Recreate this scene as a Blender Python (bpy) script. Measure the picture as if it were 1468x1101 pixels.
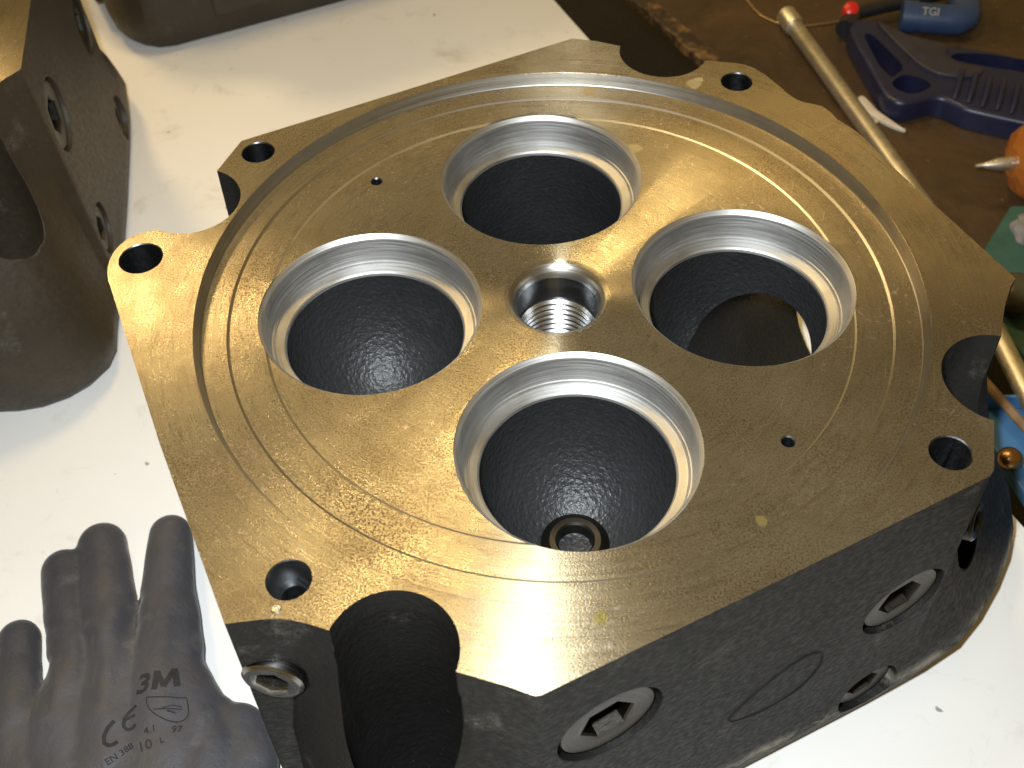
import bpy, bmesh, math, random
from mathutils import Vector, Matrix, noise
from mathutils.bvhtree import BVHTree

random.seed(4)
MM = 0.001
scn = bpy.context.scene
COL = scn.collection
for o in list(bpy.data.objects):
    bpy.data.objects.remove(o)

# ------------------------------------------------------------------ camera
cam_d = bpy.data.cameras.new('camera')
cam = bpy.data.objects.new('camera', cam_d)
COL.objects.link(cam)
CAMROT = Matrix(((0.99914, -0.00746, 0.04082), (0.03198, 0.76543, -0.64273), (-0.02645, 0.64348, 0.76501)))
CAMLOC = Vector((0.0, -0.34811, 0.34449))
cam.matrix_world = Matrix.Translation(CAMLOC) @ CAMROT.to_4x4()
cam_d.sensor_width = 36.0
cam_d.lens = 1574.757 / 1468 * 36.0
cam_d.clip_start = 0.01
cam_d.clip_end = 50
cam_d.dof.use_dof = True
cam_d.dof.focus_distance = 0.49
cam_d.dof.aperture_fstop = 15.0
scn.camera = cam

# ------------------------------------------------------------------ world, lamps, exposure
w = bpy.data.worlds.new('World')
scn.world = w
w.use_nodes = True
bg = w.node_tree.nodes['Background']
bg.inputs[0].default_value = (1.0, 0.66, 0.20, 1)      # tungsten-lit workshop all round
bg.inputs[1].default_value = 0.23

def lamp(name, kind, loc, target, energy, color, size):
    d = bpy.data.lights.new(name, kind)
    o = bpy.data.objects.new(name, d)
    COL.objects.link(o)
    o.location = loc
    o.rotation_euler = (Vector(target) - Vector(loc)).to_track_quat('-Z', 'Y').to_euler()
    d.energy = energy
    d.color = color
    if kind == 'AREA':
        d.shape = 'DISK'
        d.size = size
    else:
        d.shadow_soft_size = size
    return o

# camera flash just left of and above the lens
fl = CAMLOC + CAMROT @ Vector((-0.035, 0.045, 0.0))
lamp('camera_flash', 'AREA', fl, (0, 0, -0.02), 5.8, (0.90, 0.96, 1.0), 0.022)
# warm ceiling lamp behind the heads: its sheen falls on the near left of the machined face
lamp('ceiling_lamp', 'AREA', (-0.21, 0.64, 1.15), (0, 0.05, -0.1), 5.8, (1.0, 0.72, 0.33), 0.22)
# warm work lamp further left and lower: its sheen falls on the far left lobe
lamp('work_lamp', 'AREA', (-0.85, 1.00, 0.92), (-0.1, 0.05, -0.1), 6.8, (1.0, 0.70, 0.33), 0.22)

scn.view_settings.view_transform = 'Standard'
scn.view_settings.look = 'None'
scn.view_settings.exposure = 0.0
scn.view_settings.gamma = 1.0
scn.view_settings.use_curve_mapping = False

# ------------------------------------------------------------------ node helpers
class NT:
    def __init__(s, name):
        s.m = bpy.data.materials.new(name)
        s.m.use_nodes = True
        s.t = s.m.node_tree
        s.n = s.t.nodes
        s.b = s.n['Principled BSDF']
    def add(s, t, **kw):
        nd = s.n.new(t)
        for k, v in kw.items():
            setattr(nd, k, v)
        return nd
    def plug(s, a, nd, key):
        if hasattr(a, 'outputs'):
            a = a.outputs[0]
        if isinstance(a, bpy.types.NodeSocket):
            s.t.links.new(a, nd.inputs[key])
        else:
            nd.inputs[key].default_value = a
    def math(s, op, a, b=None, c=None, clamp=False):
        nd = s.add('ShaderNodeMath', operation=op, use_clamp=clamp)
        s.plug(a, nd, 0)
        if b is not None: s.plug(b, nd, 1)
        if c is not None: s.plug(c, nd, 2)
        return nd.outputs[0]
    def obj(s):
        return s.add('ShaderNodeTexCoord').outputs['Object']
    def noise(s, vec, scale, detail=3.0, rough=0.55, dist=0.0):
        nd = s.add('ShaderNodeTexNoise')
        s.plug(vec, nd, 'Vector')
        nd.inputs['Scale'].default_value = scale
        nd.inputs['Detail'].default_value = detail
        nd.inputs['Roughness'].default_value = rough
        nd.inputs['Distortion'].default_value = dist
        return nd.outputs['Fac']
    def ramp(s, v, lo, hi, a=0.0, b=1.0):
        nd = s.add('ShaderNodeMapRange')
        nd.clamp = True
        s.plug(v, nd, 0)
        nd.inputs[1].default_value = lo
        nd.inputs[2].default_value = hi
        nd.inputs[3].default_value = a
        nd.inputs[4].default_value = b
        return nd.outputs[0]
    def mix(s, f, a, b):
        nd = s.add('ShaderNodeMix', data_type='RGBA')
        s.plug(f, nd, 0)
        for v, i in ((a, 6), (b, 7)):
            if isinstance(v, tuple):
                nd.inputs[i].default_value = (*v, 1)
            else:
                s.t.links.new(v, nd.inputs[i])
        return nd.outputs[2]
    def bump(s, h, strength, dist, normal=None):
        nd = s.add('ShaderNodeBump')
        nd.inputs['Strength'].default_value = strength
        nd.inputs['Distance'].default_value = dist
        s.plug(h, nd, 'Height')
        if normal is not None:
            s.plug(normal, nd, 'Normal')
        return nd.outputs[0]
    def bevel(s, r):
        nd = s.add('ShaderNodeBevel', samples=4)
        nd.inputs[0].default_value = r
        return nd.outputs[0]
    def set(s, **kw):
        for k, v in kw.items():
            k = k.replace('_', ' ')
            if isinstance(v, tuple):
                s.b.inputs[k].default_value = (*v, 1) if len(v) == 3 else v
            else:
                s.plug(v, s.b, k)
        return s
    def polar(s, vec):
        sp = s.add('ShaderNodeSeparateXYZ')
        s.plug(vec, sp, 0)
        x, y, z = sp.outputs
        r = s.math('SQRT', s.math('ADD', s.math('MULTIPLY', x, x), s.math('MULTIPLY', y, y)))
        th = s.math('ARCTAN2', y, x)
        return x, y, z, r, th
    def turn_tangent(s, x, y):
        cb = s.add('ShaderNodeCombineXYZ')
        s.plug(s.math('MULTIPLY', y, -1.0), cb, 0)
        s.plug(x, cb, 1)
        vt = s.add('ShaderNodeVectorTransform', vector_type='VECTOR', convert_from='OBJECT', convert_to='WORLD')
        s.plug(cb, vt, 0)
        nm = s.add('ShaderNodeVectorMath', operation='NORMALIZE')
        s.plug(vt, nm, 0)
        s.t.links.new(nm.outputs[0], s.b.inputs['Tangent'])
    def comb(s, x, y, z=0.0):
        cb = s.add('ShaderNodeCombineXYZ')
        s.plug(x, cb, 0); s.plug(y, cb, 1); s.plug(z, cb, 2)
        return cb.outputs[0]

def plain(name, color, rough, metal=0.0, var=0.15, scale=60.0, bump=0.0, bscale=300.0, **kw):
    m = NT(name)
    v = m.obj()
    f = m.noise(v, scale, 4)
    lo = tuple(c * (1 - var) for c in color)
    hi = tuple(min(1, c * (1 + var)) for c in color)
    m.set(Base_Color=m.mix(m.ramp(f, .3, .7), lo, hi), Metallic=metal,
          Roughness=m.ramp(m.noise(v, scale * 2.3, 3), .3, .7, rough * .85, min(1, rough * 1.15)))
    if bump:
        m.set(Normal=m.bump(m.noise(v, bscale, 3), bump, 0.0004))
    m.set(**kw)
    return m.m

# machined cast iron, turned on a face lathe, oil-stained and speckled
def mat_machined():
    m = NT('machined_iron')
    v = m.obj()
    x, y, z, r, th = m.polar(v)
    groove = m.noise(m.comb(m.math('MULTIPLY', r, 1500.0), m.math('MULTIPLY', th, 2.5)), 1.0, 3, .6)
    streak = m.noise(m.comb(m.math('MULTIPLY', r, 420.0), m.math('MULTIPLY', th, 7.0)), 1.0, 4, .65)
    grain = m.noise(v, 1250, 3, .62)
    patch = m.noise(v, 14, 4, .6)
    patch2 = m.noise(v, 42, 5, .65)
    col = m.mix(m.ramp(patch, .35, .65), (.30, .265, .178), (.37, .332, .228))
    col = m.mix(m.ramp(patch2, .42, .72, 0, .6), col, (.235, .190, .115))
    tarnish_dim = m.ramp(m.math('ADD', m.math('ADD', m.math('MULTIPLY', x, 1.6), m.math('MULTIPLY', y, 1.5)), m.math('MULTIPLY', m.noise(v, 9, 4, .6), .5)), .30, .62, 0, .75)
    col = m.mix(tarnish_dim, col, (.185, .150, .082))  # brown tarnish, deepened toward the far right to paint down the lamp sheen
    # brown mottling grain by grain, heavier in blotches
    blotch = m.ramp(m.noise(v, 17, 3), .38, .64, .25, .95)
    pits = m.math('MULTIPLY', m.ramp(grain, .46, .62), blotch)
    col = m.mix(pits, col, (.12, .078, .042))
    dots = m.ramp(m.noise(v, 520, 2, .5), .70, .74, 0, .7)
    col = m.mix(dots, col, (.06, .04, .025))
    # pinkish dusting with fine bright scratches
    sv = m.add('ShaderNodeTexVoronoi', feature='DISTANCE_TO_EDGE')
    vd = m.add('ShaderNodeVectorMath', operation='ADD')
    m.plug(v, vd, 0); m.plug(m.comb(m.math('MULTIPLY', m.noise(v, 300, 2), .006), m.math('MULTIPLY', m.noise(v, 310, 2), .006)), vd, 1)
    m.plug(vd, sv, 'Vector'); sv.inputs['Scale'].default_value = 190; sv.inputs['Randomness'].default_value = 1
    scr = m.math('MULTIPLY', m.ramp(sv.outputs['Distance'], .015, .04, 1, 0), m.ramp(m.noise(v, 24, 3), .52, .62))
    scr = m.math('MULTIPLY', scr, m.ramp(m.noise(v, 420, 2), .48, .58))
    col = m.mix(m.math('MULTIPLY', scr, .8), col, (.46, .385, .36))
    # darker lathe lines
    col = m.mix(m.ramp(streak, .54, .72, 0, .6), col, (.15, .118, .08))
    # a few dried drips and a smear of grease
    wob = m.math('MULTIPLY', m.math('SUBTRACT', m.noise(v, 260, 3), .5), .005)
    for (sx, sy, sr, scol) in ((.0160, -.1641, .0032, (.30, .26, .08)), (.0776, -.1188, .0026, (.55, .48, .20)), (.0163, .1522, .0045, (.22, .14, .05)),
                               (.0712, .1495, .0045, (.40, .38, .28)), (.0741, .1532, .0022, (.48, .46, .36)), (.0380, .1052, .0045, (.40, .36, .22))):
        dx = m.math('SUBTRACT', x, sx); dy = m.math('SUBTRACT', y, sy)
        dd = m.math('ADD', m.math('SQRT', m.math('ADD', m.math('MULTIPLY', dx, dx), m.math('MULTIPLY', dy, dy))), wob)
        col = m.mix(m.ramp(dd, sr * .75, sr, .8, 0), col, scol)
    # stray straight scratches in two directions
    for ang, sc in ((.5, 1.0), (2.2, .8), (1.35, .9)):
        ca, sa = math.cos(ang), math.sin(ang)
        p = m.math('ADD', m.math('MULTIPLY', x, ca), m.math('MULTIPLY', y, sa))
        q = m.math('SUBTRACT', m.math('MULTIPLY', y, ca), m.math('MULTIPLY', x, sa))
        ln = m.noise(m.comb(m.math('MULTIPLY', p, 38.0 * sc), m.math('MULTIPLY', q, 1900.0)), 1.0, 1, .5)
        col = m.mix(m.math('MULTIPLY', m.ramp(ln, .735, .765), .55), col, (.50, .455, .36))
    rough = m.math('ADD', m.ramp(groove, .3, .7, .25, .35), m.math('MULTIPLY', pits, .2))
    rough = m.math('ADD', rough, m.ramp(patch2, .4, .7, -.03, .06))
    nb = m.bump(groove, .32, .0001)
    nb = m.bump(grain, .34, .0002, nb)
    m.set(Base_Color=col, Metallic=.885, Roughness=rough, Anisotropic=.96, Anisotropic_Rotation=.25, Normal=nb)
    m.turn_tangent(x, y)
    return m.m

def mat_steel(name, base=(.56, .56, .55), rough=.24, aniso=.6):
    m = NT(name)
    v = m.obj()
    x, y, z, r, th = m.polar(v)
    g = m.noise(m.comb(m.math('MULTIPLY', r, 1800.0), m.math('MULTIPLY', th, 1.2), m.math('MULTIPLY', z, 1800.0)), 1.0, 3, .6)
    sm = m.noise(v, 55, 4)
    col = m.mix(m.ramp(g, .35, .7), tuple(c * .8 for c in base), base)
    col = m.mix(m.ramp(sm, .5, .75, 0, .45), col, (base[0] * .5, base[1] * .46, base[2] * .4))
    m.set(Base_Color=col, Metallic=1.0, Roughness=m.ramp(g, .3, .7, rough * .8, rough * 1.25), Anisotropic=aniso,
          Anisotropic_Rotation=.25, Normal=m.bump(g, .25, .0001))
    m.turn_tangent(x, y)
    return m.m

def mat_cast(name, base, rough, bump=.5, dist=.0006, dust=.35, bev=.0012, peel=330, ridge=0.0, spec=.5):
    m = NT(name)
    v = m.obj()
    f1 = m.noise(v, peel, 2, .5)
    f2 = m.noise(v, 900, 3, .6)
    big = m.noise(v, 22, 5, .6)
    col = m.mix(m.ramp(big, .35, .7), base, tuple(c * 1.5 for c in base))
    worn = m.math('MULTIPLY', m.ramp(m.noise(v, 34, 5, .7), .60, .74), m.ramp(f2, .35, .6))
    col = m.mix(m.math('MULTIPLY', worn, dust), col, (.16, .15, .125))
    if ridge:
        z = m.polar(v)[2]
        band = m.math('SUBTRACT', 1.0, m.math('MULTIPLY', m.math('ABSOLUTE', m.math('ADD', z, .163)), 140.0), None, True)
        band = m.math('MULTIPLY', band, m.ramp(m.noise(v, 45, 5, .7), .42, .62))
        col = m.mix(m.math('MULTIPLY', band, ridge), col, (.33, .31, .26))
    fleck = m.ramp(m.noise(v, 1500, 1), .74, .78)
    col = m.mix(m.math('MULTIPLY', fleck, .3), col, (.25, .24, .21))
    nb = m.bevel(bev)
    nb = m.bump(f1, bump, dist, nb)
    nb = m.bump(f2, bump * .6, dist * .4, nb)
    m.set(Base_Color=col, Roughness=m.ramp(f1, .3, .7, rough * .85, min(1, rough * 1.15)), Normal=nb)
    m.b.inputs['Specular IOR Level'].default_value = spec
    return m.m

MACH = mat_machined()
SEAT = mat_steel('valve_seat_steel', (.50, .50, .49), .50, .4)
TURNED_LIT = mat_steel('flash_lit_turned_iron', (.42, .41, .385), .34, .5)  # turned walls, with the flash light on them put into a silvery colour
BORE = mat_steel('bored_steel', (.11, .114, .12), .36, .4)
THREAD = mat_steel('thread_steel', (.60, .61, .62), .26, .4)
CAST = mat_cast('cast_iron_black', (.0085, .0084, .0076), .58, .75, .0006, .5, ridge=.85, spec=.14)
CAST_LIT = mat_cast('cast_iron_warm_lit', (.024, .0175, .010), .55, .4, .0005, .35)  # copy of the casting with warm lamplight painted into its colour
PORT = mat_cast('port_casting', (.013, .0138, .0145), .44, .9, .0009, .12, .0008, 430)
PLUG = mat_steel('plug_steel', (.055, .052, .045), .40, .2)
BRIGHTPLUG = mat_steel('bright_plug_steel', (.34, .34, .33), .26, .2)
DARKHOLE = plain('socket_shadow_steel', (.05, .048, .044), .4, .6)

# ------------------------------------------------------------------ mesh helpers
def link(o):
    COL.objects.link(o)
    return o

def finish(bm, name, mats, parent=None, smooth=28.0, origin=None, M=None):
    """bmesh in millimetres -> linked object in metres"""
    if M is not None:
        bmesh.ops.transform(bm, matrix=M, verts=bm.verts)
    bmesh.ops.scale(bm, vec=(MM, MM, MM), verts=bm.verts)
    bmesh.ops.recalc_face_normals(bm, faces=bm.faces)
    shade(bm, smooth)
    me = bpy.data.meshes.new(name)
    bm.to_mesh(me)
    bm.free()
    for m in (mats if isinstance(mats, (list, tuple)) else [mats]):
        me.materials.append(m)
    o = link(bpy.data.objects.new(name, me))
    if parent: o.parent = parent
    if origin: o.location = Vector(origin) * MM
    return o

def shade(bm, ang):
    for f in bm.faces: f.smooth = True
    for e in bm.edges:
        e.smooth = len(e.link_faces) == 2 and e.calc_face_angle(4) < math.radians(ang)

def lathe(bm, prof, segs=96, mats=None, M=None, closed=False):
    """prof = [(r, z)] revolved about z; r = 0 ends close the solid; closed joins last to first"""
    rings = []
    for r, z in prof:
        if r < 1e-6:
            rings.append([bm.verts.new((0, 0, z))])
        else:
            rings.append([bm.verts.new((r * math.cos(2 * math.pi * i / segs), r * math.sin(2 * math.pi * i / segs), z)) for i in range(segs)])
    n = len(rings)
    for k in range(n if closed else n - 1):
        a, b = rings[k], rings[(k + 1) % n]
        mi = mats[k] if mats else 0
        for i in range(segs):
            j = (i + 1) % segs
            if len(a) == 1 and len(b) == 1: continue
            if len(a) == 1: f = bm.faces.new((a[0], b[i], b[j]))
            elif len(b) == 1: f = bm.faces.new((a[i], a[j], b[0]))
            else: f = bm.faces.new((a[i], a[j], b[j], b[i]))
            f.material_index = mi
    vs = [v for rg in rings for v in rg]
    if M is not None: bmesh.ops.transform(bm, matrix=M, verts=vs)
    return vs

def loft(bm, rings, mats=None, cap=(0, 0)):
    vr = [[bm.verts.new(p) for p in rg] for rg in rings]
    n = len(vr[0])
    for k in range(len(vr) - 1):
        for i in range(n):
            j = (i + 1) % n
            f = bm.faces.new((vr[k][i], vr[k][j], vr[k + 1][j], vr[k + 1][i]))
            f.material_index = mats[k] if mats else 0
    f = bm.faces.new(vr[0]); f.material_index = cap[0]
    f = bm.faces.new(vr[-1]); f.material_index = cap[1]
    return vr

def frame(origin, zdir, xdir=None):
    z = Vector(zdir).normalized()
    x = Vector(xdir) if xdir else (Vector((0, 0, 1)) if abs(z.z) < .9 else Vector((1, 0, 0)))
    y = z.cross(x).normalized()
    x = y.cross(z)
    M = Matrix((x, y, z)).transposed().to_4x4()
    return Matrix.Translation(Vector(origin)) @ M

def tmp_obj(bm, mats):
    bmesh.ops.recalc_face_normals(bm, faces=bm.faces)
    me = bpy.data.meshes.new('tmp'); bm.to_mesh(me); bm.free()
    for m in mats: me.materials.append(m)
    return link(bpy.data.objects.new('tmp', me))

def boolean(o, cutter, op='DIFFERENCE'):
    md = o.modifiers.new('b', 'BOOLEAN')
    md.operation = op; md.solver = 'EXACT'; md.object = cutter
    md.material_mode = 'TRANSFER'
    dg = bpy.context.evaluated_depsgraph_get(); dg.update()
    me = bpy.data.meshes.new_from_object(o.evaluated_get(dg))
    o.modifiers.clear()
    old = o.data; o.data = me
    bpy.data.meshes.remove(old)
    cm = cutter.data
    bpy.data.objects.remove(cutter); bpy.data.meshes.remove(cm)

def empty(name, loc=(0, 0, 0), rz=0.0):
    o = link(bpy.data.objects.new(name, None))
    o.location = Vector(loc) * MM
    o.rotation_euler = (0, 0, rz)
    o.empty_display_size = .02
    return o

def tag(o, label, cat, group=None):
    o['label'] = label; o['category'] = cat
    if group: o['group'] = group
    return o

def structure(o):
    o['kind'] = 'structure'
    return o

def tube(bm, pts, r, segs=12, r2=None):
    pts = [Vector(p) for p in pts]
    rings = []
    up = Vector((0, 0, 1))
    for i, p in enumerate(pts):
        d = (pts[min(i + 1, len(pts) - 1)] - pts[max(i - 1, 0)]).normalized()
        x = d.cross(up)
        if x.length < .05: x = d.cross(Vector((1, 0, 0)))
        x.normalize(); y = x.cross(d).normalized()
        rr = r if r2 is None else r + (r2 - r) * i / (len(pts) - 1)
        rings.append([p + x * rr * math.cos(2 * math.pi * k / segs) + y * rr * math.sin(2 * math.pi * k / segs) for k in range(segs)])
    loft(bm, rings)

def prism(bm, outline, z0, z1, bev=0.0, steps=3):
    """extruded outline with rounded top edge"""
    n = len(outline)
    pts = [Vector((p[0], p[1])) for p in outline]
    area = sum(pts[i].x * pts[(i + 1) % n].y - pts[(i + 1) % n].x * pts[i].y for i in range(n))
    s = 1 if area > 0 else -1
    def inset(d):
        res = []
        for i in range(n):
            a = (pts[i] - pts[i - 1]); b = (pts[(i + 1) % n] - pts[i])
            a = a.normalized() if a.length > 1e-6 else Vector((1, 0)); b = b.normalized() if b.length > 1e-6 else a
            na = Vector((-a.y, a.x)) * s; nb = Vector((-b.y, b.x)) * s
            m = (na + nb)
            if m.length < 1e-6: m = na
            m.normalize()
            k = max(.5, m.dot(na))
            res.append(pts[i] + m * (d / k))
        return res
    rings = []
    if bev:
        for q in range(steps + 1):
            a = math.pi / 2 * q / steps
            rings.append([(p.x, p.y, z0 + bev * (1 - math.sin(a))) for p in inset(bev * (1 - math.cos(math.pi / 2 - a)) if False else bev * (1 - math.sin(a)))])
        rings = []
        rings.append([(p.x, p.y, z0) for p in inset(0)])
        for q in range(steps + 1):
            a = math.pi / 2 * q / steps
            rings.append([(p.x, p.y, z1 - bev + bev * math.sin(a)) for p in inset(bev * (1 - math.cos(a)))])
    else:
        rings = [[(p.x, p.y, z0) for p in pts], [(p.x, p.y, z1) for p in pts]]
    return loft(bm, rings)

def catmull(pts, sub=4, closed=True):
    n = len(pts); out = []
    P = [Vector(p) for p in pts]
    rng = range(n) if closed else range(n - 1)
    for i in rng:
        p0, p1, p2, p3 = (P[(i + k) % n] if closed else P[min(max(i + k, 0), n - 1)] for k in (-1, 0, 1, 2))
        for q in range(sub):
            t = q / sub
            out.append(.5 * ((2 * p1) + (p2 - p0) * t + (2 * p0 - 5 * p1 + 4 * p2 - p3) * t * t + (3 * p1 - p0 - 3 * p2 + p3) * t ** 3))
    if not closed: out.append(P[-1])
    return out

# ------------------------------------------------------------------ the setting
HT = 190.0     # height of the castings; the white board lies at -HT, machined face at 0

def mat_board():
    m = NT('white_board_surface')
    v = m.obj()
    big = m.noise(v, 5, 4)
    col = m.mix(m.ramp(big, .35, .7), (.74, .735, .715), (.80, .795, .77))
    sc = m.noise(v, 26, 6, .72, .6)
    col = m.mix(m.ramp(sc, .57, .74, 0, .55), col, (.50, .46, .38))
    sp = m.ramp(m.noise(v, 95, 2, .4), .745, .775, 0, .8)
    col = m.mix(sp, col, (.20, .18, .15))
    m.set(Base_Color=col, Roughness=.42, Normal=m.bump(m.noise(v, 60, 3), .05, .0006))
    return m.m

def mat_bench():
    m = NT('oily_brown_bench')
    v = m.obj()
    n1 = m.noise(v, 9, 6, .68, .8)
    n2 = m.noise(v, 60, 5, .7)
    col = m.mix(m.ramp(n1, .35, .68), (.032, .019, .009), (.078, .043, .018))
    col = m.mix(m.ramp(n2, .55, .75, 0, .7), col, (.030, .018, .010))
    col = m.mix(m.ramp(m.noise(v, 130, 4, .7), .66, .74, 0, .6), col, (.30, .20, .10))
    m.set(Base_Color=col, Roughness=m.ramp(n2, .3, .7, .30, .55), Normal=m.bump(n2, .5, .0015))
    return m.m

def mat_wood_edge():
    m = NT('worn_wood_edge')
    v = m.obj()
    n = m.noise(v, 70, 5, .7)
    col = m.mix(m.ramp(n, .48, .72), (.025, .014, .006), (.24, .13, .04))
    m.set(Base_Color=col, Roughness=.6, Normal=m.bump(n, .8, .002))
    return m.m

EB = Vector((-4.7, 552.3)); ED = (Vector((261.4, 5.0)) - EB).normalized()   # long edge of the white board
e0 = EB - ED * 700; e1 = EB + ED * 1300
bm = bmesh.new()
prism(bm, [(e0.x, e0.y), (-1500, e0.y), (-1500, e1.y), (e1.x, e1.y)], -HT - 22, -HT, 1.2)
structure(finish(bm, 'white_table_top', mat_board()))

SD = Vector((0.50, -0.866))
S0 = Vector((68, 556)); SN = Vector((.866, .5))
a = S0 - SD * 700; b = S0 + SD * 520
def off(p, d): return (p.x + SN.x * d, p.y + SN.y * d)
bm = bmesh.new()
prism(bm, [off(a, 17), off(b, 17), off(b, 1000), off(a, 1000)], -HT - 30, -HT - 6, 1.5)
bench = structure(finish(bm, 'brown_bench', mat_bench()))
bm = bmesh.new()
edge = [off(a + SD * t, 0 + 2.2 * noise.noise(Vector((t * .03, 0, 0)))) for t in range(0, 1220, 8)] + [off(b, 16.6), off(a, 16.6)]
prism(bm, edge, -HT - 13, -HT - 4.5, 1.5)
we = finish(bm, 'wooden_edge_strip', mat_wood_edge(), bench)
bm = bmesh.new()
prism(bm, [(-2500, -2500), (2500, -2500), (2500, 2500), (-2500, 2500)], -960, -950)
structure(finish(bm, 'floor', plain('dark_floor', (.035, .032, .03), .8)))

# ------------------------------------------------------------------ cylinder heads
OUT = [(7.3, 192.7), (-161.4, 101.6), (-169.5, 76.4), (-162.1, 37.7), (-166.5, 34.2), (-172.8, 32.0), (-178, 32.0), (-181.6, 32.8), (-182.7, 34.9),
       (-186, 34.9), (-189.3, 34.2), (-194, 32.9), (-197.9, 30.8), (-201, 28.2), (-203.4, 24.6), (-205.1, 19.8), (-205.7, 14.2), (-205.2, 8.5), (-204.0, 4.0), (-202.9, 1.1),
       (-157.1, -90.9), (-115.2, -169.2), (-111, -168.3), (-106.6, -167.7), (-101.5, -166.9), (-96.7, -166.7), (-91.5, -167.2), (-86.4, -168.4), (-77.4, -171.1),
       (-33.1, -185.3), (-15.6, -190.2), (-7.8, -193.0), (-6.1, -193.4), (-4.4, -193.1), (82.0, -147.0), (153.2, -108.1), (161.5, -103.6), (163.7, -102.2), (165.8, -99.6), (166.6, -97),
       (172.0, -74.6), (186.2, -29.6), (189.3, -19.7), (191.5, -13.5), (194.1, -7.6), (197.7, -0.3), (200.6, 4.0), (162.4, 79.6), (151.6, 104.1), (147, 111.5),
       (141.1, 118.4), (138.8, 124.5), (135.1, 129.6), (130.5, 131.6), (125.6, 133.3), (122.4, 136), (120.0, 139.3), (114.6, 148.6), (109.5, 157.2), (104.5, 163.2), (101, 166), (96.5, 167.8),
       (77.4, 171.2), (33.4, 184.9), (20.5, 189.8)]
LOW = [(-112, -156), (-109, -166), (-105, -178), (-98, -191), (-87, -203), (-74, -211), (-60, -214.5), (-46, -212), (-31, -204), (-8, -193), (82, -148), (150, -112.5),
       (176, -98), (196, -85), (210, -70), (223, -52), (233, -35), (240, -18), (242, -3), (238, 10), (226, 18), (198, 8), (163, 79), (140, 118), (104, 162), (78, 170), (34, 184), (8, 191.5),
       (-160, 101), (-168, 76), (-160, 38), (-180, 30), (-200, 0), (-157, -91)]
PITCH = [(-55.9, -178.4), (180.3, -53.5), (56.6, 179.2), (-177.0, 55.5)]
VALVES = {'front': (8.70, -83.5), 'right': (83.5, 8.7), 'back': (-8.7, 83.5), 'left': (-83.5, -8.7)}
U = Vector((.8794, .4760, 0)); O = Vector((.4760, -.8794, 0)); A0 = Vector((-4.4, -193.1, 0))
TILT = math.radians(1.65)
DN = (Vector((0, 0, -1)) * math.cos(TILT) + O * math.sin(TILT)).normalized()
FN = (O * math.cos(TILT) + Vector((0, 0, 1)) * math.sin(TILT)).normalized()
def on_face(u, b): return A0 + U * u + DN * b
PLUGS = [(on_face(28, 51), FN, 22.5), (on_face(172, 77), FN, 21.0), (on_face(172, 157), FN, 17.0), (on_face(18, 134), FN, 17.0),
         (Vector((-106.5, -170.2, -43)), Vector((-.12, -1, .02)).normalized(), 13.5),
         (Vector((179.5, -89.5, -52)), Vector((.80, -.50, .33)).normalized(), 10.0)]

def bowl(kind):
    if kind == 'back':
        return [(50.05, 6), (50.05, -27), (41, -27), (43, -45), (46, -90), (44, -140), (30, -150), (0, -152)]
    if kind == 'right':
        return [(50.05, 6), (50.05, -27), (41, -27), (42, -38), (42, -52), (40, -64), (36, -76), (28, -85), (16, -91), (0, -93)]
    return [(50.05, 6), (50.05, -27), (41, -27), (41.4, -38), (39.5, -50), (35.5, -62), (29, -72), (21, -80), (14, -84), (0, -87)]

def radial(p):
    """where the ray from the centre through p leaves the top outline"""
    n = len(OUT); best = None
    for i in range(n):
        a, b = Vector(OUT[i]), Vector(OUT[(i + 1) % n])
        e = b - a
        den = p.x * e.y - p.y * e.x
        if abs(den) < 1e-9: continue
        t = (a.x * e.y - a.y * e.x) / den
        q = (a.x * p.y - a.y * p.x) / den
        if t > 0 and -1e-6 <= q <= 1 + 1e-6 and (best is None or t < best): best = t
    return p * best

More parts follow.
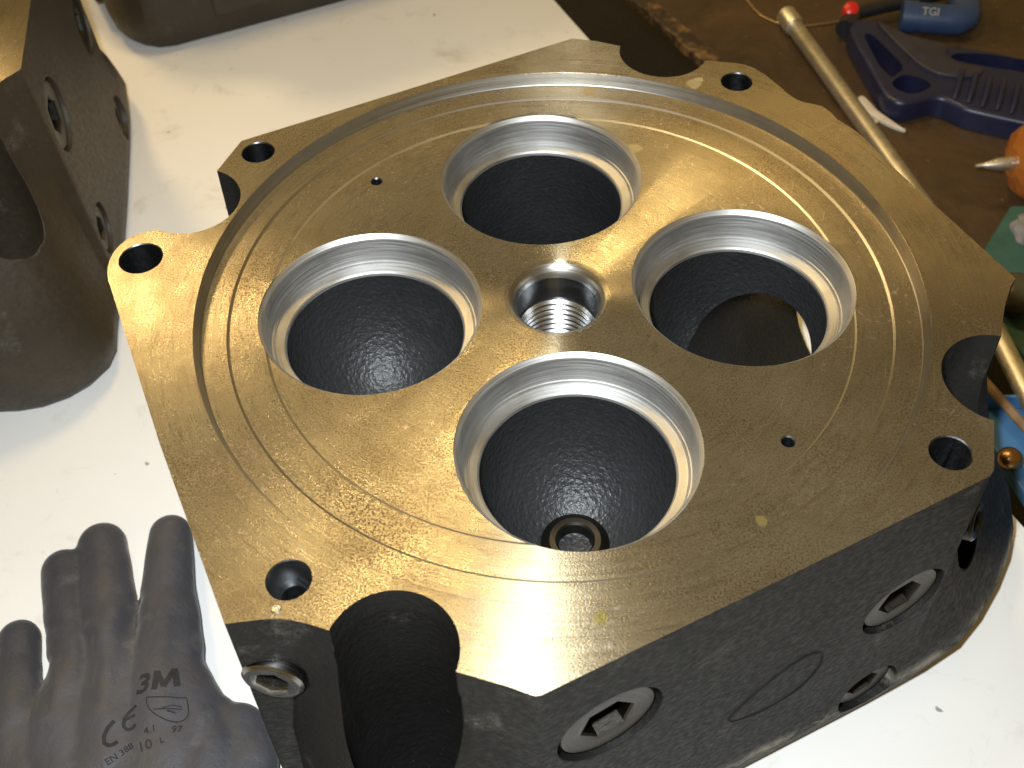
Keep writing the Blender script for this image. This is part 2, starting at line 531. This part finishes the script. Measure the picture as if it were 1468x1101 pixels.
def head_body():
    bm = bmesh.new()
    k = 1 + 5.5 / 168 * (168 / HT)
    loft(bm, [[(x * k, y * k, -168) for x, y in OUT], [(x, y, 0) for x, y in OUT]], mats=[1], cap=(1, 0))
    body = tmp_obj(bm, [MACH, CAST, PORT, BORE, TURNED_LIT])
    bm = bmesh.new()
    low = [Vector(p) for p in LOW]
    top = [radial(p) for p in low]
    def blend(t, s, z):
        out = []
        for a, b in zip(top, low):
            q = min(1.0, t * 1.9) if (b.y < -150 and b.x < 0) else t
            out.append(((a.x + (b.x - a.x) * q) * s, (a.y + (b.y - a.y) * q) * s, z))
        return out
    loft(bm, [blend(1, .985, -HT), blend(1, 1.012, -HT + 8), blend(1, 1.028, -HT + 24), blend(.92, 1.02, -150), blend(.68, 1.008, -125), blend(.36, .998, -85), blend(.12, .990, -45), blend(0, .982, -4)], mats=[1] * 7, cap=(1, 1))
    boolean(body, tmp_obj(bm, [MACH, CAST, PORT, BORE, TURNED_LIT]), 'UNION')
    # stepped circular recess turned into the face
    bm = bmesh.new()
    lathe(bm, [(0, 12), (161.2, 12), (161.2, 1.0), (160.0, -.2), (158.3, -6.1), (157.9, -6.5), (147.2, -6.5), (147.0, -6.6), (146.1, -7.3), (145.9, -7.4),
               (131.2, -7.4), (131.0, -7.45), (130.1, -7.95), (129.9, -8.0), (0, -8.0)], 288, [0, 0, 0, 4, 4, 0, 0, 4, 0, 0, 0, 4, 0, 0])
    boolean(body, tmp_obj(bm, [MACH, CAST, PORT, BORE, TURNED_LIT]))
    # everything bored into it
    bm = bmesh.new()
    for kind, (x, y) in VALVES.items():
        pr = bowl(kind)
        lathe(bm, pr, 112, [0, 3] + [2] * (len(pr) - 3), Matrix.Translation((x, y, 0)))
    lathe(bm, [(0, 6), (25.4, 6), (25.4, -7.6), (23.9, -8.1), (22.1, -8.8), (20.4, -10.2), (19.2, -12.2), (18.6, -15), (18.4, -36), (18.4, -62), (14.6, -62), (14.6, -150), (0, -150)], 112,
          [0, 0, 0, 0, 4, 4, 4, 3, 3, 3, 3, 2, 2])
    for px, py, rr, step in ((-191.5, 15.2, 9.75, 0), (-151.1, 92.5, 7.95, 0), (93.7, 151.2, 7.95, 0), (151.5, -91.5, 7.95, 0), (-95.6, -151.1, 8.05, 1)):
        pr = [(0, 6), (rr + .7, 6), (rr + .7, .3), (rr, -.5), (rr, -13 if step else -70), (rr * .62 if step else rr * .9, -13 if step else -72), (rr * .62 if step else rr * .9, -110), (0, -110)]
        lathe(bm, pr, 48, [3] * 7, Matrix.Translation((px, py, 0)))
    for px, py in ((-90.6, 79.4), (92.3, -80.8)):
        lathe(bm, [(0, 2), (3.2, 2), (3.2, -7.8), (2.5, -8.6), (2.5, -22), (0, -22)], 28, [3] * 5, Matrix.Translation((px, py, 0)))
    for px, py in PITCH:
        big = 0.9 if py < -100 else 0.01
        lathe(bm, [(0, 8), (24.0, 8), (23.7, 0), (23.6, -12), (23.6 + big * .2, -15), (23.6 + big, -18), (23.6 + big, -122), (11, -176), (0, -186)], 72, [1] * 8, Matrix.Translation((px, py, 0)))
    boolean(body, tmp_obj(bm, [MACH, CAST, PORT, BORE, TURNED_LIT]))
    bm = bmesh.new()
    for p, n, r in PLUGS[:5]:
        lathe(bm, [(0, -16), (r - 1.2, -16), (r - 1.2, -5), (r, -4), (r + .3, 0), (r + 2.2, 6), (r + 4, 30), (0, 30)] if r < 16 else
              [(0, -16), (r - 1.2, -16), (r - 1.2, -5), (r, -4), (r + .2, 12), (0, 12)], 56, [1] * 7, frame(p, n))
    boolean(body, tmp_obj(bm, [MACH, CAST, PORT, BORE, TURNED_LIT]))
    bm = bmesh.new()
    lathe(bm, [(0, -9), (8.7, -9), (8.7, -.5), (12, 0), (15, 2.5), (18, 8), (20, 16), (22, 40), (0, 40)], 56, [2] * 8, frame(PLUGS[5][0], PLUGS[5][1]))
    boolean(body, tmp_obj(bm, [MACH, CAST, PORT, BORE, TURNED_LIT]))
    # outlet duct of the right-hand port, leaving through the far side
    bm = bmesh.new()
    p0 = Vector((86, 12, -68)); p1 = Vector((190, 110, -140))
    pts = [p0.lerp(p1, t / 8) for t in range(9)]
    tube(bm, pts, 31, 56, 42)
    for f in bm.faces: f.material_index = 2
    boolean(body, tmp_obj(bm, [MACH, CAST, PORT, BORE, TURNED_LIT]))
    bm = bmesh.new(); bm.from_mesh(body.data)
    bmesh.ops.remove_doubles(bm, verts=bm.verts, dist=.004)
    bmesh.ops.dissolve_degenerate(bm, edges=bm.edges, dist=.002)
    me = body.data
    bpy.data.objects.remove(body); bpy.data.meshes.remove(me)
    return bm

def hexring(bm, r, n=48):
    """disc of radius r with a hexagonal socket, in local z, built as one skin"""
    hr = r * .50
    def hexpt(a):
        s = math.pi / 3
        k = (a % s) - s / 2
        return hr * math.cos(s / 2) / math.cos(k)
    A = [2 * math.pi * i / n for i in range(n)]
    rings = []
    rings.append([(r - 1.3, z, None) for z in (-15,)])
    def circ(rr, z): return [(rr * math.cos(a), rr * math.sin(a), z) for a in A]
    def hx(s, z): return [(s * hexpt(a) * math.cos(a), s * hexpt(a) * math.sin(a), z) for a in A]
    loft(bm, [circ(r - 1.25, -15.5), circ(r - 1.25, -4.6), circ(r - 2.6, -3.4), circ(hr * 1.18, -3.5), hx(1.06, -3.9), hx(1.0, -4.8), hx(.98, -12.5)], cap=(0, 0))

def make_head():
    root = empty('cylinder_head')
    finish(head_body(), 'casting', [MACH, CAST, PORT, BORE, TURNED_LIT], root, 24)
    for kind, (x, y) in VALVES.items():
        bm = bmesh.new()
        lathe(bm, [(50.0, -8.05), (49.8, -8.2), (48.5, -9.8), (48.25, -10.1), (47.6, -15), (47.0, -21.6), (46.8, -22.6), (46.2, -22.8), (45.9, -24.0), (45.3, -23.6), (41.4, -24.8), (40.8, -25.5), (40.6, -26.9), (50.0, -26.9)], 128, closed=True)
        finish(bm, 'valve_seat', SEAT, root, 24, (x, y, 0))
        if kind == 'front':
            bm = bmesh.new()
            lathe(bm, [(16.5, -88), (15.5, -81.5), (12.6, -79.2), (11.6, -78.6), (9.0, -78.6), (8.2, -79.4), (7.6, -82), (7.4, -105), (16, -105)], 56, closed=True)
            finish(bm, 'valve_guide', PLUG, root, 24, (x, y, 0))
    bm = bmesh.new()
    pr = [(18.3, -60), (18.3, -28.6), (17.8, -28.6)]
    z = -29.0
    for i in range(8):
        pr += [(16.5, z - .9), (16.3, z - 1.6), (17.8, z - 2.7), (17.8, z - 3.1)]
        z -= 3.3
    pr += [(16.4, -58), (16.4, -60)]
    lathe(bm, pr, 96, closed=True)
    finish(bm, 'threaded_insert', THREAD, root, 24)
    for p, n, r in PLUGS:
        bm = bmesh.new()
        hexring(bm, r)
        o = finish(bm, 'pipe_plug', PLUG if r != 13.5 else BRIGHTPLUG, root, 30)
        o.matrix_local = Matrix.Translation((Vector(p) + n * (4.5 if r == 13.5 else 1.6)) * MM) @ frame((0, 0, 0), n, (.3, .2, 1))
        bm = bmesh.new()
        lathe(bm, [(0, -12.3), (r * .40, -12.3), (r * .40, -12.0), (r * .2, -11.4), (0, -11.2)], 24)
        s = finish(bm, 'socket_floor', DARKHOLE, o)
    return root

head = make_head()
tag(head, 'large cast iron cylinder head lying face up with golden machined face and four valve openings', 'cylinder head', 'cylinder heads on the white table')

# oval pen mark on the dark side of the near head
bm = bmesh.new()
ov = []
for i in range(49):
    t = 2 * math.pi * i / 48
    uu, bb = 23 * math.cos(t), 21 * math.sin(t) * (.75 + .3 * math.cos(t))
    ov.append(on_face(110 + uu, 100 + bb - uu * .25) + FN * .75)
tube(bm, ov, .36, 5)
finish(bm, 'pen_mark', plain('pen_ink', (.002, .002, .002), .9), head)
# small pin stub and smears on the face
bm = bmesh.new()
lathe(bm, [(0, .6), (1.5, .6), (1.9, .2), (1.9, -.5), (0, -.5)], 20)
finish(bm, 'pin_stub', THREAD, head, 30, (-98.0, -163.0, 0))

def copy_tree(o, parent=None):
    c = o.copy(); link(c); c.parent = parent
    for ch in o.children:
        if ch.name.startswith(('pen_mark', 'pin_stub')): continue
        copy_tree(ch, c)
    return c

def place(loc, rz, label):
    c = copy_tree(head)
    c.location = Vector(loc) * MM; c.rotation_euler = (0, 0, math.radians(rz))
    c['label'] = label
    for ch in c.children:
        if ch.name.startswith('casting'):
            sl = ch.material_slots[1]; sl.link = 'OBJECT'; sl.material = CAST_LIT
    return c
place((-482.7, 219.7, 0), 75.4, 'warm-lit cylinder head beside the lobe of the big one, four plugs on its side')
place((-290, 692, 0), 0.6, 'warm-lit cylinder head with rounded bottom corner standing behind the others on the white table')

# ------------------------------------------------------------------ work glove
def mat_glove():
    m = NT('grey_coated_glove')
    v = m.obj()
    n1 = m.noise(v, 16, 4, .6)
    n2 = m.noise(v, 1300, 2)
    col = m.mix(m.ramp(n1, .35, .68), (.027, .028, .035), (.044, .045, .056))
    col = m.mix(m.ramp(m.noise(v, 30, 5, .7), .52, .70, 0, .5), col, (.050, .040, .030))
    col = m.mix(m.ramp(m.noise(v, 50, 4), .62, .76, 0, .5), col, (.10, .098, .095))
    nb = m.bump(n2, .35, .0003)
    nb = m.bump(m.noise(v, 90, 4, .6), .45, .0025, nb)
    m.set(Base_Color=col, Roughness=.62, Normal=nb, Sheen_Weight=.15)
    return m.m
GL = mat_glove()
TZ = -HT
def ball(bm, c, r, zs, rz=None):
    M = Matrix.Translation(c) @ Matrix.Diagonal((r, r, zs, 1))
    bmesh.ops.create_icosphere(bm, subdivisions=3, radius=1, matrix=M)
def chain(bm, pts, n=12):
    """pts = [(x, y, r, half thickness)]"""
    for i in range(len(pts) - 1):
        a, b = pts[i], pts[i + 1]
        for q in range(n + 1):
            t = q / n
            x, y, r, h = (a[k] + (b[k] - a[k]) * t for k in range(4))
            ball(bm, (x, y, TZ + h + .4), r, h)
bm = bmesh.new()
chain(bm, [(-283.5, -87, 11.6, 9.5), (-279.5, -102, 11.8, 10), (-268, -136, 14.5, 11.5), (-252, -168, 18, 12)])
chain(bm, [(-271.5, -44.5, 12.4, 10), (-261.5, -72, 12.4, 10.5), (-249, -100, 12.4, 12), (-240, -150, 20, 13)])
chain(bm, [(-254.5, -28.5, 13.4, 10.5), (-241.5, -63, 14.6, 11.5), (-228, -100, 15.4, 13), (-215, -150, 22, 14)])
chain(bm, [(-217.5, -20.5, 12.2, 10.5), (-210, -57, 14.4, 11.5), (-200, -95, 18.0, 13), (-193, -150, 24, 14)])
chain(bm, [(-255, -150, 19, 11), (-190, -150, 26, 14), (-172, -155, 20, 13)])
for X, Rr in ((-238, 20), (-222, 26), (-200, 28), (-178, 26)):
    chain(bm, [(X, -148, Rr * .8, 13), (X + 2, -200, Rr, 13.5), (X + 6, -265, Rr, 13)])
chain(bm, [(-193, -108, 16, 12), (-178, -128, 16, 12.5), (-168, -150, 20, 13), (-170, -200, 24, 13)])
chain(bm, [(-168, -126, 10, 10.5), (-154, -133, 11.5, 10.5), (-149, -150, 16, 11.5), (-150, -178, 20, 12), (-160, -230, 22, 12)])
tmp = tmp_obj(bm, [GL])
rm = tmp.modifiers.new('r', 'REMESH'); rm.mode = 'VOXEL'; rm.voxel_size = 1.5; rm.use_smooth_shade = True
sm = tmp.modifiers.new('s', 'SMOOTH'); sm.factor = .5; sm.iterations = 7
dg = bpy.context.evaluated_depsgraph_get(); dg.update()
gme = bpy.data.meshes.new_from_object(tmp.evaluated_get(dg))
bpy.data.objects.remove(tmp)
bm = bmesh.new(); bm.from_mesh(gme)
bm.normal_update()
def seg_d(p, a, b):
    a = Vector(a); b = Vector(b); ab = b - a
    t = max(0, min(1, (p - a).dot(ab) / ab.length_squared))
    return (p - a - ab * t).length, t
creases = [((-240, -92), (-228, -128), 1.2, 3.0), ((-224, -68), (-216, -128), 1.4, 3.4), ((-262, -104), (-250, -130), 1.2, 3.0),
           ((-222, -84), (-240, -128), .8, 5), ((-196, -78), (-190, -120), .8, 5), ((-240, -126), (-205, -122), .6, 6), ((-160, -118), (-176, -160), 1.0, 4), ((-262, -140), (-255, -200), .9, 5),
           ((-232, -64), (-206, -60), .5, 4), ((-268, -84), (-246, -80), .5, 4)]
for v in bm.verts:
    if v.co.z < TZ + 5: 
        continue
    p2 = Vector((v.co.x, v.co.y))
    d = 1.0 * noise.noise(v.co * .03) + .3 * noise.noise(v.co * .08 + Vector((7, 3, 1)))
    for a, b, dep, wd in creases:
        ds, t = seg_d(p2, a, b)
        d -= dep * math.exp(-(ds / wd) ** 2) * (1 - .6 * t)
        d += dep * .5 * math.exp(-((ds - wd * 2.2) / (wd * 1.2)) ** 2) * (1 - .6 * t)
    v.co += v.normal * d * min(1, (v.co.z - TZ - 5) / 6)
low = min(v.co.z for v in bm.verts)
for v in bm.verts: v.co.z += TZ + .15 - low
bm.normal_update()
bvh = BVHTree.FromBMesh(bm)
glove = empty('work_glove', (0, 0, 0))
tag(glove, 'dark grey rubber-coated work glove lying on the white table beside the big cylinder head', 'glove')
finish(bm, 'glove_shell', GL, glove, 180)

INK = plain('glove_print_ink', (.009, .009, .010), .8)
def drape(bm, name):
    for f in list(bm.faces):
        if len(f.verts) > 4: bmesh.ops.triangulate(bm, faces=[f])
    for _ in range(3):
        long = [e for e in bm.edges if e.calc_length() > 2.2]
        if not long: break
        bmesh.ops.subdivide_edges(bm, edges=long, cuts=1)
        bmesh.ops.triangulate(bm, faces=bm.faces)
    for v in bm.verts:
        hit = bvh.ray_cast(Vector((v.co.x, v.co.y, TZ + 80)), Vector((0, 0, -1)))
        v.co.z = (hit[0].z if hit[0] else TZ) + .22
    finish(bm, name, INK, glove)
def text_on_glove(txt, at, ang, size, name, bold=0.0, shear=0.0, sx=1.0):
    cu = bpy.data.curves.new('t', 'FONT')
    cu.body = txt; cu.size = size; cu.offset = bold; cu.shear = shear; cu.resolution_u = 3; cu.fill_mode = 'FRONT'
    o = link(bpy.data.objects.new('t', cu))
    dg = bpy.context.evaluated_depsgraph_get(); dg.update()
    me = bpy.data.meshes.new_from_object(o.evaluated_get(dg))
    bpy.data.objects.remove(o)
    b = bmesh.new(); b.from_mesh(me); bpy.data.meshes.remove(me)
    bmesh.ops.transform(b, matrix=Matrix.Translation((at[0], at[1], 0)) @ Matrix.Rotation(math.radians(ang), 4, 'Z') @ Matrix.Diagonal((sx, 1, 1, 1)), verts=b.verts)
    drape(b, name)
def stroke_on_glove(pts, wd, name):
    b = bmesh.new()
    P = [Vector((p[0], p[1], 0)) for p in pts]
    L = []; R = []
    for i, p in enumerate(P):
        d = (P[min(i + 1, len(P) - 1)] - P[max(i - 1, 0)]).normalized()
        nrm = Vector((-d.y, d.x, 0)) * wd / 2
        L.append(b.verts.new(p + nrm)); R.append(b.verts.new(p - nrm))
    for i in range(len(P) - 1): b.faces.new((L[i], L[i + 1], R[i + 1], R[i]))
    drape(b, name)
def arc(c, r, a0, a1, n=14, sq=1.0, rot=0.0):
    out = []
    for i in range(n + 1):
        t = math.radians(a0 + (a1 - a0) * i / n)
        x, y = r * math.cos(t), r * sq * math.sin(t)
        ca, sa = math.cos(math.radians(rot)), math.sin(math.radians(rot))
        out.append((c[0] + x * ca - y * sa, c[1] + x * sa + y * ca))
    return out
text_on_glove('3', (-207.0, -123.0), 14, 14.0, 'printed_number', .35, .2, 1.05)
stroke_on_glove([(-197.6, -120.6), (-198.4, -110.6)], 3.0, 'printed_letter_m')
stroke_on_glove([(-198.2, -111.0), (-193.4, -118.6)], 2.6, 'printed_letter_m')
stroke_on_glove([(-193.6, -118.6), (-190.6, -108.6)], 2.6, 'printed_letter_m')
stroke_on_glove([(-190.9, -108.2), (-187.2, -117.6)], 3.2, 'printed_letter_m')
stroke_on_glove([(-213.1, -137.1), (-215.2, -140.5), (-216.0, -144.9), (-214.9, -148.2), (-212.3, -149.4), (-210.4, -148.6), (-209.0, -147.0)], 2.0, 'printed_letter_c')
stroke_on_glove([(-204.8, -128.5), (-207.6, -132.0), (-208.9, -135.6), (-208.2, -139.4), (-206.2, -140.7), (-204.2, -140.2), (-202.5, -138.3)], 1.7, 'printed_letter_e')
stroke_on_glove([(-208.2, -136.0), (-206.2, -134.4), (-204.1, -133.4)], 1.3, 'printed_letter_e')
stroke_on_glove([(-200.5, -124.8), (-199.4, -128), (-197.4, -130.7), (-194.6, -132.9), (-191.3, -134.6), (-187.5, -136.0), (-184.1, -136.5), (-181.6, -136.1), (-179.9, -135.0), (-178.7, -133.4), (-178.4, -131.5), (-179.6, -127.5), (-181.3, -123.5), (-190, -124.0), (-200.5, -124.8)], .55, 'printed_shield')
stroke_on_glove([(-195.0, -130.9), (-188.5, -130.1), (-181.7, -129.5)], .5, 'printed_symbol')
stroke_on_glove([(-191.3, -130.0), (-187.2, -128.1), (-182.5, -128.3)], .5, 'printed_symbol')
stroke_on_glove([(-188.7, -131.1), (-184.6, -131.9)], .9, 'printed_symbol')
text_on_glove('4.1', (-196.9, -143.6), 20, 5.0, 'printed_number', .05)
text_on_glove('97', (-184.2, -142.0), 8, 5.0, 'printed_number', .05)
text_on_glove('10', (-197.4, -152.4), 24, 7.0, 'printed_number', .08)
text_on_glove('L', (-188.0, -147.8), 24, 4.6, 'printed_letter', .05)
text_on_glove('EN 388', (-210.8, -158.8), 42, 4.6, 'printed_letters', .05)

# ------------------------------------------------------------------ things on the brown bench
BZ = -HT - 6
CHROME = mat_steel('bright_chrome_tube', (.80, .76, .66), .42, .2)
BLUE = plain('dark_blue_plastic', (.011, .013, .038), .38, 0, .2, 50, .25, 700)
GREYBLUE = plain('grey_blue_plastic', (.024, .023, .034), .5, 0, .2, 50, .25, 900)
BLACKP = plain('black_plastic', (.014, .014, .016), .42)
RED = plain('red_button_plastic', (.55, .015, .012), .35)
# chrome tube with a collar at its end
root = empty('chrome_tube', (197, 521, BZ))
tag(root, 'long bright metal tube with a collared end lying on the brown bench', 'tube')
d = Vector((246, 345, 0)) - Vector((200, 520, 0)); L = d.length * 1.7
M = frame((0, 0, 9.2), d)
bm = bmesh.new(); lathe(bm, [(0, 20), (6.6, 20), (6.9, 20.6), (6.9, L), (0, L)], 32, None, M); finish(bm, 'shaft', CHROME, root)
bm = bmesh.new(); lathe(bm, [(3, 4), (3, 0), (7.6, 0), (8.6, 1.0), (8.6, 19), (8.0, 20.4), (7, 20.6), (7, 22), (0, 22), (0, 4)], 32, None, M); finish(bm, 'collar', CHROME, root)
# thin wire that runs under the tube
bm = bmesh.new()
tube(bm, catmull([(150, 640, BZ + 1.1), (158, 590, BZ + 1.1), (168, 559, BZ + 1.1), (177, 535, BZ + 1.1), (188, 523, BZ + 1.1), (200, 517, BZ + 1.1), (212, 516, BZ + 1.1), (230, 519, BZ + 1.1), (246, 523, BZ + 1.1)], 5, False), 1.0, 8)
tag(finish(bm, 'wire', plain('brass_wire', (.42, .30, .13), .35, .8), None, 180), 'thin curved brass-coloured wire running under the metal tube', 'wire')

# blue tool
tool = empty('blue_hand_tool', (300, 430, BZ))
tag(tool, 'dark blue plastic tool handle with triangular opening and ribbed grip on the brown bench', 'hand tool')
def rel(pts): return [(x - 300, y - 430) for x, y in pts]
outer = rel([(246, 495), (254, 499), (264, 498), (276, 487), (289, 474), (302, 466), (316, 460), (345, 453), (377, 440), (421, 419), (470, 396), (440, 318), (397, 338), (354, 355), (318, 370), (308, 378), (300, 385), (291, 386), (274, 380), (266, 380), (259, 385), (255, 396), (250, 431), (244, 474)])
bm = bmesh.new(); prism(bm, catmull([(x, y, 0) for x, y in outer], 3), 1.0, 19, 4.0, 4)
t_o = tmp_obj(bm, [BLUE, GREYBLUE])
bm = bmesh.new()
for hole in ([(254, 472), (260, 474), (268, 456), (277, 429), (272, 419), (265, 414), (260, 424), (257, 441)], [(264, 404), (270, 413), (278, 416), (289, 411), (294, 402), (286, 394), (276, 391), (268, 395)],
             [(318, 441), (327, 446), (351, 444), (375, 436), (401, 426), (440, 408), (435, 392), (396, 407), (371, 419), (346, 426), (325, 434)]):
    h = catmull([(x, y, 0) for x, y in rel(hole)], 3)
    prism(bm, h, -6, 40)
boolean(t_o, tmp_obj(bm, [BLUE, GREYBLUE]))
bm = bmesh.new(); bm.from_mesh(t_o.data); bpy.data.objects.remove(t_o)
finish(bm, 'handle', BLUE, tool, 35)
bm = bmesh.new(); prism(bm, [(p.x, p.y) for p in catmull([(x, y, 0) for x, y in rel([(268, 490), (289, 470), (316, 456), (314, 441), (322, 429), (338, 424), (332, 412), (308, 413), (292, 425), (280, 452)])], 3)], 18.7, 21.5, 1.2)
finish(bm, 'side_cover', GREYBLUE, tool, 35)
for i in range(9):
    t = i / 8
    c = Vector((314, 403)).lerp(Vector((392, 366)), t) - Vector((300, 430))
    bm = bmesh.new()
    tube(bm, [(c.x + 7, c.y + 14, 22.0), (c.x + 3, c.y + 4, 23.2), (c.x - 2, c.y - 10, 22.2), (c.x - 6, c.y - 20, 18)], 2.2, 8)
    finish(bm, 'grip_rib', BLUE, tool, 60)
bm = bmesh.new(); tube(bm, [(-57, 62, 12), (-50, 76, 13), (-46, 86, 14)], 9, 14, 7); finish(bm, 'nose', BLACKP, tool, 50)
bm = bmesh.new(); tube(bm, [(-50, 83, 14), (-20, 96, 13), (20, 112, 11), (60, 132, 9)], 6, 14, 5); finish(bm, 'lever', BLACKP, tool, 50)
bm = bmesh.new(); lathe(bm, [(0, 4.2), (4.5, 3.8), (6.2, 2.4), (6.6, 0), (6.6, -5), (0, -5)], 24, None, frame((-51.5, 79, 21), (0, -.55, .83))); finish(bm, 'button', RED, tool, 40)

# blue elbow-shaped canister
el = empty('blue_elbow_fitting', (330, 520, BZ))
tag(el, 'small blue plastic elbow with pale lettering lying behind the blue tool', 'fitting')
EBLUE = plain('mid_blue_plastic', (.025, .05, .12), .4, 0, .15, 40)
bm = bmesh.new(); tube(bm, [(-36, -9, 13), (0, -15, 13), (8, -16, 13), (16, -12, 13), (19, -4, 13), (21, 8, 13), (24, 40, 13)], 12.5, 28); finish(bm, 'pipe', EBLUE, el, 50)
bm = bmesh.new(); tube(bm, [(-37, -8.8, 13), (-25, -10.8, 13)], 13.4, 28); finish(bm, 'end_ring', EBLUE, el, 50)
cu = bpy.data.curves.new('t', 'FONT'); cu.body = 'TGI'; cu.size = 9; cu.extrude = .25; cu.offset = .15
to = link(bpy.data.objects.new('t', cu)); dg = bpy.context.evaluated_depsgraph_get(); dg.update()
me = bpy.data.meshes.new_from_object(to.evaluated_get(dg)); bpy.data.objects.remove(to)
bm = bmesh.new(); bm.from_mesh(me)
finish(bm, 'lettering', plain('pale_print', (.22, .24, .22), .6), el, 30, None, Matrix.Translation((-24, -20.5, 21.6)) @ Matrix.Rotation(math.radians(-9), 4, 'Z') @ Matrix.Rotation(math.radians(45), 4, 'X'))

# screwdriver with amber handle
sd = empty('screwdriver', (323, 289, BZ))
tag(sd, 'screwdriver with faceted amber handle and short shiny tip lying on the brown bench', 'screwdriver')
ax = Vector((1, .13, 0)); M = frame((-26, -3.5, 15), ax)
bm = bmesh.new(); lathe(bm, [(0, 0), (1.3, .3), (1.7, 6), (2.2, 7), (4.4, 16), (5.0, 24), (5.0, 42), (0, 42)], 24, None, M); finish(bm, 'blade', CHROME, sd, 40)
am = NT('amber_acetate')
am.set(Base_Color=(.60, .22, .04), Roughness=.18, Transmission_Weight=.55, IOR=1.47, Normal=am.bump(am.noise(am.obj(), 70, 4), .5, .003))
bm = bmesh.new(); lathe(bm, [(0, 27), (11, 27), (24, 33), (30, 42), (31, 60), (27, 75), (22, 90), (26, 130), (22, 150), (0, 152)], 10, None, M); finish(bm, 'handle', am.m, sd, 10)
sd.location.z = (BZ + 17) * MM

# teal box with a grey lump on it
tb = empty('teal_box', (318, 215, BZ))
tag(tb, 'teal painted metal box beside the amber screwdriver', 'box')
TEAL = plain('teal_paint', (.028, .085, .066), .5, 0, .2, 30, .2)
bm = bmesh.new(); prism(bm, [(-29, -2), (3, 47), (90, 47), (90, -97), (-25, -97), (-42, -42)], .5, 16, 2); finish(bm, 'lid', TEAL, tb, 40)
bm = bmesh.new()
bmesh.ops.create_icosphere(bm, subdivisions=4, radius=1)
for v in bm.verts: v.co = Vector((v.co.x * 17, v.co.y * 19, v.co.z * 6)) * (1 + .25 * noise.noise(v.co * 2.1)) + Vector((14, 17, 18))
tag(finish(bm, 'putty_lump', plain('grey_putty', (.17, .165, .16), .8, 0, .25, 90, .6), None, 180, (318, 215, BZ)), 'flat grey lump of putty on the teal box', 'putty')

# dark knob, chrome bar, stick, brass ball and blue tray at the edge of the bench
kn = empty('dark_knob', (294, 160, BZ + 16.2))
tag(kn, 'dark olive round knob standing on the teal box', 'knob')
bm = bmesh.new(); lathe(bm, [(0, 24), (7, 23.5), (12, 21), (14.5, 16), (14, 10), (9, 5), (0, 5)], 32); finish(bm, 'knob_head', plain('olive_bakelite', (.055, .05, .025), .35), kn, 50)
bm = bmesh.new(); lathe(bm, [(0, 5.5), (8, 5.5), (9, 0), (0, 0)], 32); finish(bm, 'knob_base', BLACKP, kn, 40)
bm = bmesh.new(); M = frame((276.5, 132, -172.6), Vector((3, -40, 2.6)))
lathe(bm, [(0, -14), (5.6, -14), (6.4, -13), (6.4, 72), (5.6, 73), (0, 73)], 32, None, M)
tag(finish(bm, 'chrome_bar', CHROME), 'thick shiny chrome bar beside the right-hand notch of the big cylinder head', 'bar')
bm = bmesh.new(); M = frame((259, 84, -168.4), Vector((9, -21, 0)))
lathe(bm, [(0, -14), (2.6, -14), (3.0, -13), (3.0, 70), (0, 70)], 10, None, M)
tag(finish(bm, 'wooden_stick', plain('old_wood', (.16, .10, .05), .7, 0, .3, 80, .5)), 'thin brown wooden stick lying across the blue tray', 'stick')
bt = empty('blue_tray', (313, 18, -HT + 14.3))
tag(bt, 'bright blue plastic tray partly hidden behind the big cylinder head', 'tray')
TRAY = plain('bright_blue_plastic', (.04, .13, .28), .4, 0, .12, 25)
bm = bmesh.new(); prism(bm, [(-64, 60), (-30, -60), (95, -60), (95, 60)], -14, -6, 1.5); finish(bm, 'tray_floor', TRAY, bt, 40)
bm = bmesh.new(); prism(bm, [(-64, 62.5), (95, 62.5), (95, 60.3), (-64, 60.3)], -14, 4, .8); finish(bm, 'tray_rim', TRAY, bt, 40)
bm = bmesh.new(); prism(bm, [(91, 59.8), (95, 59.8), (95, -60), (91, -60)], -5.8, 4, .8); finish(bm, 'tray_rim', TRAY, bt, 40)
bm = bmesh.new(); bmesh.ops.create_uvsphere(bm, u_segments=32, v_segments=20, radius=7.2)
for v in bm.verts: v.co.z *= .9
tag(finish(bm, 'brass_ball', mat_steel('tarnished_brass', (.45, .27, .13), .3, 0), None, 180, (261, 35, -HT + 14.9)), 'tarnished brass ball lying on the blue tray', 'ball')

# smears and scraps
SCR = plain('cream_plastic_scrap', (.55, .48, .38), .6, 0, .15, 80)
bm = bmesh.new(); prism(bm, [(p.x, p.y) for p in catmull([(x, y, 0) for x, y in [(241, 408), (246, 411), (250, 403), (255, 391), (268, 372), (271, 366), (261, 372), (249, 385), (244, 396)]], 4)], BZ + .4, BZ + 3.5, 1.4)
tag(finish(bm, 'plastic_scrap', SCR, None, 60), 'torn cream plastic scrap beside the blue tool', 'scrap')
bm = bmesh.new(); prism(bm, [(p.x, p.y) for p in catmull([(x, y, 0) for x, y in [(241, 375), (246, 380), (254, 381), (250, 376), (244, 372)]], 4)], BZ + .4, BZ + 2.5, .8)
tag(finish(bm, 'plastic_chip', SCR, None, 60), 'small cream plastic chip touching the metal tube', 'scrap')
